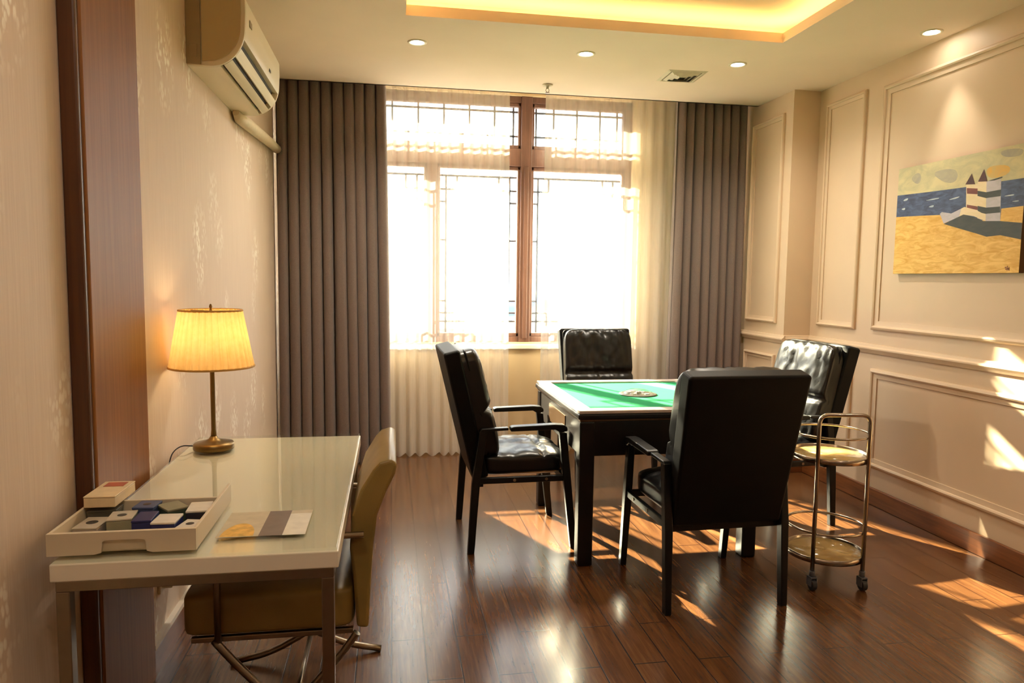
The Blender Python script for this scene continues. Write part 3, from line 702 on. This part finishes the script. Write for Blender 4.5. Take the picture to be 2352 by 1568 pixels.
def film(cx, cy, z, w, d, seed, label):
    def fn(u, v):
        p = Vector((u * 3 + seed, v * 3, seed)); return (cx + (u - .5) * w, cy + (v - .5) * d, z + .008 + .010 * noise.noise(p * 1.3) + .006 * noise.noise(p * 3.1))
    tag(MB().grid(fn, 14, 14, sm=False).build('plastic_film', 'film'), label, 'plastic film', 'loose plastic films in the desk tray')
film(-.665, 1.868, ZF + .004, .09, .09, 1.7, 'crumpled clear plastic film at the tray front')

# leaflet under the lamp light
lf = MB()
def q4(a, b, c, d, mi): lf.add([(a, c, 0), (b, c, 0), (b, d, 0), (a, d, 0)], [(0, 1, 2, 3)], mi)
q4(-.445, -.340, 1.878, 2.078, 0); q4(-.340, -.280, 1.878, 2.078, 2); q4(-.280, -.222, 1.878, 2.05, 3); q4(-.280, -.222, 2.05, 2.078, 0)
n_ = 14
lf.add([(-.395 + .042 * math.cos(PI * k / n_), 1.882 + .10 * math.sin(PI * k / n_), .0002) for k in range(n_ + 1)], [tuple(range(n_ + 1))], 1)  # yellow reflection of the lamp shade, painted onto the leaflet
tag(lf.build('leaflet', ['paper_beige', 'lamp_reflection', 'paper_brown', 'paper_white'], loc=(0, 0, .7506), weld=False), 'flat printed leaflet with a painted yellow lamp reflection and brown stripe on the desk', 'leaflet')

# ------------------------------------------------------------------ desk chair
dc = thing('desk_chair', 'tan leather chair with crossed metal legs tucked under the desk', 'chair', (-.34, 2.40, 0))
prof = []
front = [(.235, .35), (.225, .50), (.215, .60), (.222, .70), (.248, .78), (.285, .84), (.305, .862)]
back = [(.340, .872), (.358, .858), (.352, .825), (.325, .77), (.298, .70), (.285, .60), (.278, .50), (.270, .345)]
m = MB(); m.prism(front + back, 1, -.245, .245, sm=True)
m.build('backrest', 'tan', dc, bevel=.01, seg=3)
vs, fs = cushion(.50, .49, .138, 20, .14, .10)
MB().add([v + Vector((-.022, 0, .412)) for v in vs], fs, 0, True).build('seat', 'tan', dc)
for sgn in (-1, 1):
    y = sgn * .235
    m = MB(); m.box(-.245, .225, y - .012, y + .006, .334, .350); m.build('seat_rail', 'steel', dc, bevel=.002)
    ya = sgn * .262
    pth = fillet([(.258, ya, .648), (-.165, ya, .648), (-.165, ya, .335)], .03)
    MB().tube(pth, .010, 10).build('armrest', 'steel', dc)
    MB().tube([(-.165, ya, .334)] + fillet([(-.165, ya, .334), (-.14, ya, .30), (.02, ya, .115), (.18, ya, .035), (.30, ya, .010)], .06)[1:], .012, 10).build('leg', 'steel', dc)
    yb = sgn * .240
    MB().tube(fillet([(.235, yb, .332), (.20, yb, .28), (.05, yb, .115), (-.10, yb, .035), (-.24, yb, .010)], .06), .012, 10).build('leg', 'steel', dc)
MB().tube([(.045, -.262, .10), (.045, .262, .10)], .009, 10).build('cross_bar', 'steel', dc)

# ------------------------------------------------------------------ mahjong table
tx0, tx1, ty0, ty1 = .905, 1.868, 3.33, 4.38
mt = thing('mahjong_table', 'square mahjong table with green felt top and dark legs', 'table', (0, 0, 0))
rw = .075; zt_ = .785
m = MB()
o4 = [(tx0, ty0), (tx1, ty0), (tx1, ty1), (tx0, ty1)]; i4 = [(tx0 + rw, ty0 + rw), (tx1 - rw, ty0 + rw), (tx1 - rw, ty1 - rw), (tx0 + rw, ty1 - rw)]
for k in range(4):
    a, b = o4[k], o4[(k + 1) % 4]; c, d = i4[(k + 1) % 4], i4[k]
    poly = [a, b, c, d]
    m.add([(p[0], p[1], zt_) for p in poly] + [(p[0], p[1], .768) for p in poly], [(0, 1, 2, 3), (0, 4, 5, 1), (2, 6, 7, 3), (4, 7, 6, 5)])
m.build('rim', 'table_rim', mt, bevel=.004)
MB().box(tx0 + rw - .002, tx1 - rw + .002, ty0 + rw - .002, ty1 - rw + .002, .762, .775).build('felt', 'felt', mt)
e = .006
MB().box(tx0 - e, tx1 + e, ty0 - e, ty1 + e, .742, .7675).build('edge_band', 'table_wood', mt, bevel=.006)
m = MB()
MB().box(tx0 + .004, tx1 - .004, ty0 + .004, ty1 - .004, .731, .7415).build('bronze_line', 'table_edge', mt, bevel=.002)
m = MB(); m.box(tx0 + .012, tx1 - .012, ty0 + .012, ty1 - .012, .555, .7305); m.build('apron', 'table_wood', mt, bevel=.006)
for x in (tx0 + .012, tx1 - .012):
    sgn = 1 if x < 1.4 else -1
    MB().box(*sorted((x - sgn * .004, x - sgn * .0002)), ty0 + .33, ty1 - .33, .60, .70).build('drawer_front', 'table_edge', mt, bevel=.002)
lw = .076
for x in (tx0 + .006, tx1 - .006 - lw):
    for y in (ty0 + .006, ty1 - .006 - lw):
        MB().box(x, x + lw, y, y + lw, 0, .7308).build('leg', 'table_wood', mt, bevel=.008)
cxm, cym = (tx0 + tx1) / 2, (ty0 + ty1) / 2
mc = MB().lathe([(.0005, .7755), (.105, .7755), (.108, .777), (.108, .779), (.100, .782), (.088, .781), (.0005, .781)], (cxm, cym, 0), 40).build('control_disc', plain('disc_grey', (70, 66, 56), .4), mt)
MB().lathe([(.085, .7812), (.078, .792), (.05, .802), (.0005, .806)], (cxm, cym, 0), 32).build('clear_dome', 'film', mc)
for k in range(4):
    m = MB(); a = PI / 4 + k * PI / 2; m.box(cxm + .055 * math.cos(a) - .012, cxm + .055 * math.cos(a) + .012, cym + .055 * math.sin(a) - .012, cym + .055 * math.sin(a) + .012, .7812, .784); m.build('button', 'card_grey', mc)
MB().box(cxm - .012, cxm + .002, cym - .012, cym + .002, .7812, .793).build('die', 'card_white', mc, bevel=.002)
MB().box(cxm + .008, cxm + .02, cym + .006, cym + .018, .7812, .792).build('die', 'card_white', mc, bevel=.002)

# ------------------------------------------------------------------ black leather armchairs (local: faces +y, origin on floor at centre of feet)
def wr_seat(px, py):
    n = noise.noise(Vector((px * 2.2, py * 1.4, 2.0))); n2 = abs(noise.noise(Vector((px * 1.6 + py * 1.4, py * 1.8 - px * .8, 7.0))))
    seam = -.012 * math.exp(-((py - .45) / .035) ** 2) - .008 * math.exp(-(px / .03) ** 2) * (1 if py > .45 else 0)
    return .010 * n - .007 * (max(0, .20 - n2) / .20) ** 1.5 + seam
def wr_back(px, py):      # py up along the back
    n2 = abs(noise.noise(Vector((px * 3.2 + 1.2 * py, py * .9 + 5, 3.0)))); n3 = abs(noise.noise(Vector((px * 6.0 - py * 2.2, py * 2 + 1, 9.0))))
    split = -.034 * math.exp(-((py + .12) / .05) ** 2)
    tuft = -.018 * math.exp(-((px / .05) ** 2 + ((py + .45) / .35) ** 2))
    edge = (1 - min(1, abs(px)) ** 6) 
    return edge * (-.015 * (max(0, .25 - n2) / .25) ** 1.3 * (.55 + .45 * abs(py)) - .006 * max(0, .2 - n3) / .2) + split + tuft
GC = 'black leather armchairs around the mahjong table'
def make_chair(label, loc, rz):
    c = thing('leather_armchair', label, 'chair', loc, rz, GC)
    vs, fs = cushion(.485, .475, .150, 30, .30, .30, wr_seat)
    MB().add([v + Vector((0, .01, .450)) for v in vs], fs, 0, True).build('seat', 'leather', c)
    # back: reclined slab and cushion in front of it
    rec = math.radians(13.5)
    Rm = Matrix.Translation((0, -.262, .375)) @ Matrix.Rotation(rec, 4, 'X')
    m = MB(); hb = .685
    prof_ = [(-.252, 0), (.252, 0), (.272, hb - .012), (.266, hb), (-.266, hb), (-.272, hb - .012)]
    vs = [Rm @ Vector((x, 0, z)) for x, z in prof_] + [Rm @ Vector((x, .085, z)) for x, z in prof_]
    n = 6; m.add(vs, [tuple(range(6)), tuple(range(6, 12))[::-1]] + [(i, i + 6, (i + 1) % 6 + 6, (i + 1) % 6) for i in range(6)])
    m.build('back_shell', 'shell_leather', c, bevel=.016, seg=4)
    vs, fs = cushion(.51, .585, .155, 30, .26, .22, wr_back)
    B2 = Rm @ Matrix.Translation((0, .118, .385)) @ Matrix.Rotation(PI / 2, 4, 'X') @ Matrix.Rotation(PI, 4, 'Y')
    # cushion local x,y(up),z(out): rotate so local z faces +y
    B2 = Rm @ Matrix.Translation((0, .118, .378)) @ Matrix(((-1, 0, 0, 0), (0, 0, 1, 0), (0, 1, 0, 0), (0, 0, 0, 1)))
    MB().add([B2 @ v for v in vs], fs, 0, True).build('backrest', 'leather', c)
    piping = fillet([(-.238, .112, .10), (-.252, .112, hb - .02), (.252, .112, hb - .02), (.238, .112, .10)], .03)
    MB().tube([Rm @ Vector(p) for p in piping], .005, 6).build('piping', 'shell_leather', c)
    for sx in (-1, 1):
        xo = sx * .272
        # rear post with leg, raked foot
        MB().add(*post((xo, -.275, 0), (xo, -.252, .37), (xo, -.215, .645), .042, .036)).build('leg', 'black_metal', c, bevel=.004)
        MB().add(*post((xo, .275, 0), (xo, .232, .37), (xo, .205, .625), .042, .036)).build('leg', 'black_metal', c, bevel=.004)
        # armrest: main pad and small rear pad
        m = MB()
        cw = .028
        top = [(.226, .636), (.224, .655), (.208, .668), (.16, .672), (-.06, .665), (-.075, .66), (-.075, .640), (.16, .644), (.190, .626)]
        m.prism(top, 0, xo - cw, xo + cw); m.build('armrest', 'black_metal', c, bevel=.005, seg=3)
        m = MB(); m.prism([(-.085, .645), (-.085, .66), (-.225, .655), (-.235, .64)], 0, xo - .018, xo + .018); m.build('arm_bracket', 'black_metal', c, bevel=.004)
        m = MB(); m.box(xo - .011, xo + .011, -.245, .232, .366, .398); m.build('side_rail', 'black_metal', c, bevel=.003)
        for (y, z) in ((-.05, .382), (.12, .382)):
            m = MB(); m.prism([(y + .008 * math.cos(a), z + .008 * math.sin(a)) for a in [2 * PI * k / 10 for k in range(10)]], 0, xo + sx * .011, xo + sx * .014)
            m.build('bolt', 'steel', c)
    MB().box(-.26, .26, .205, .23, .366, .398).build('cross_rail', 'black_metal', c, bevel=.003)
    MB().box(-.26, .26, -.235, -.21, .345, .372).build('cross_rail', 'black_metal', c, bevel=.003)
    return c
def post(a, b, cpt, wy, wx):
    vs = []
    for p, k in ((a, .85), (b, 1.0), (cpt, .95)):
        for dx, dy in ((-1, -1), (1, -1), (1, 1), (-1, 1)): vs.append(Vector((p[0] + dx * wx / 2 * k, p[1] + dy * wy / 2 * k, p[2])))
    fs = [(3, 2, 1, 0), (8, 9, 10, 11)]
    for r in (0, 4):
        for i in range(4): fs.append((r + i, r + (i + 1) % 4, r + (i + 1) % 4 + 4, r + i + 4))
    return vs, fs
c0 = make_chair('black leather armchair turned side on, at the desk side of the table', (.675, 3.86, 0), -PI / 2 + .02)
copy_tree(c0, (1.51, 4.84, 0), PI, 'black leather armchair facing the viewer from the window side of the table')
copy_tree(c0, (2.26, 3.98, 0), PI / 2 + .10, 'black leather armchair between the table and the panelled wall, behind the trolley')
copy_tree(c0, (1.425, 3.075, 0), .03, 'black leather armchair with its back to the viewer, nearest the viewer')

# ------------------------------------------------------------------ trolley
kx, ky, kr = 2.065, 3.06, .178
tl_ = thing('serving_trolley', 'round metal serving trolley on casters beside the nearest black chair', 'trolley', (kx, ky, 0))
A1, A2, A3 = math.radians(222), math.radians(300), math.radians(140)
def pp(a, r=kr): return (r * math.cos(a), r * math.sin(a))
(p1x, p1y), (p2x, p2y), (p3x, p3y) = pp(A1, kr + .008), pp(A2, kr + .008), pp(A3, kr + .008)
MB().tube(fillet([(p1x, p1y, .085), (p1x, p1y, .822), (p2x, p2y, .822), (p2x, p2y, .085)], .045, 8), .0095, 12).build('handle', 'chrome', tl_)
MB().tube([(p3x, p3y, .085), (p3x, p3y, .715)], .0095, 12).build('post', 'chrome', tl_)
ringp = lambda z, r=kr: [(r * math.cos(2 * PI * k / 56), r * math.sin(2 * PI * k / 56), z) for k in range(56)]
for z in (.715, .265): MB().tube(ringp(z), .006, 8, closed=True).build('guard_ring', 'chrome', tl_)
for z in (.605, .135):
    t = MB().lathe([(kr - .012, z - .004), (kr - .003, z - .012), (kr + .002, z - .012), (kr + .002, z + .012), (kr - .003, z + .014), (kr - .006, z + .010), (kr - .008, z), (kr - .012, z - .004)], n=56).build('tray', 'chrome', tl_)
    MB().lathe([(.0005, z + .002), (kr - .009, z + .002), (kr - .009, z - .003), (.0005, z - .003)], n=48).build('glass_shelf', 'amber_glass', t)
for (x, y) in ((p1x, p1y), (p2x, p2y), (p3x, p3y)):
    o = MB().lathe([(.0005, .06), (.008, .06), (.013, .066), (.013, .09), (.0005, .09)], (x, y, 0), 16).box(x - .016, x - .012, y - .020, y + .018, .020, .062).box(x + .012, x + .016, y - .020, y + .018, .020, .062).box(x - .016, x + .016, y - .018, y + .016, .056, .064).build('caster', 'caster', tl_, bevel=.001)
    MB().prism([(y - .006 + .026 * math.cos(a), .0262 + .026 * math.sin(a)) for a in [2 * PI * k / 24 for k in range(24)]], 0, x - .0115, x + .0115).build('wheel', 'rubber', o, bevel=.003)
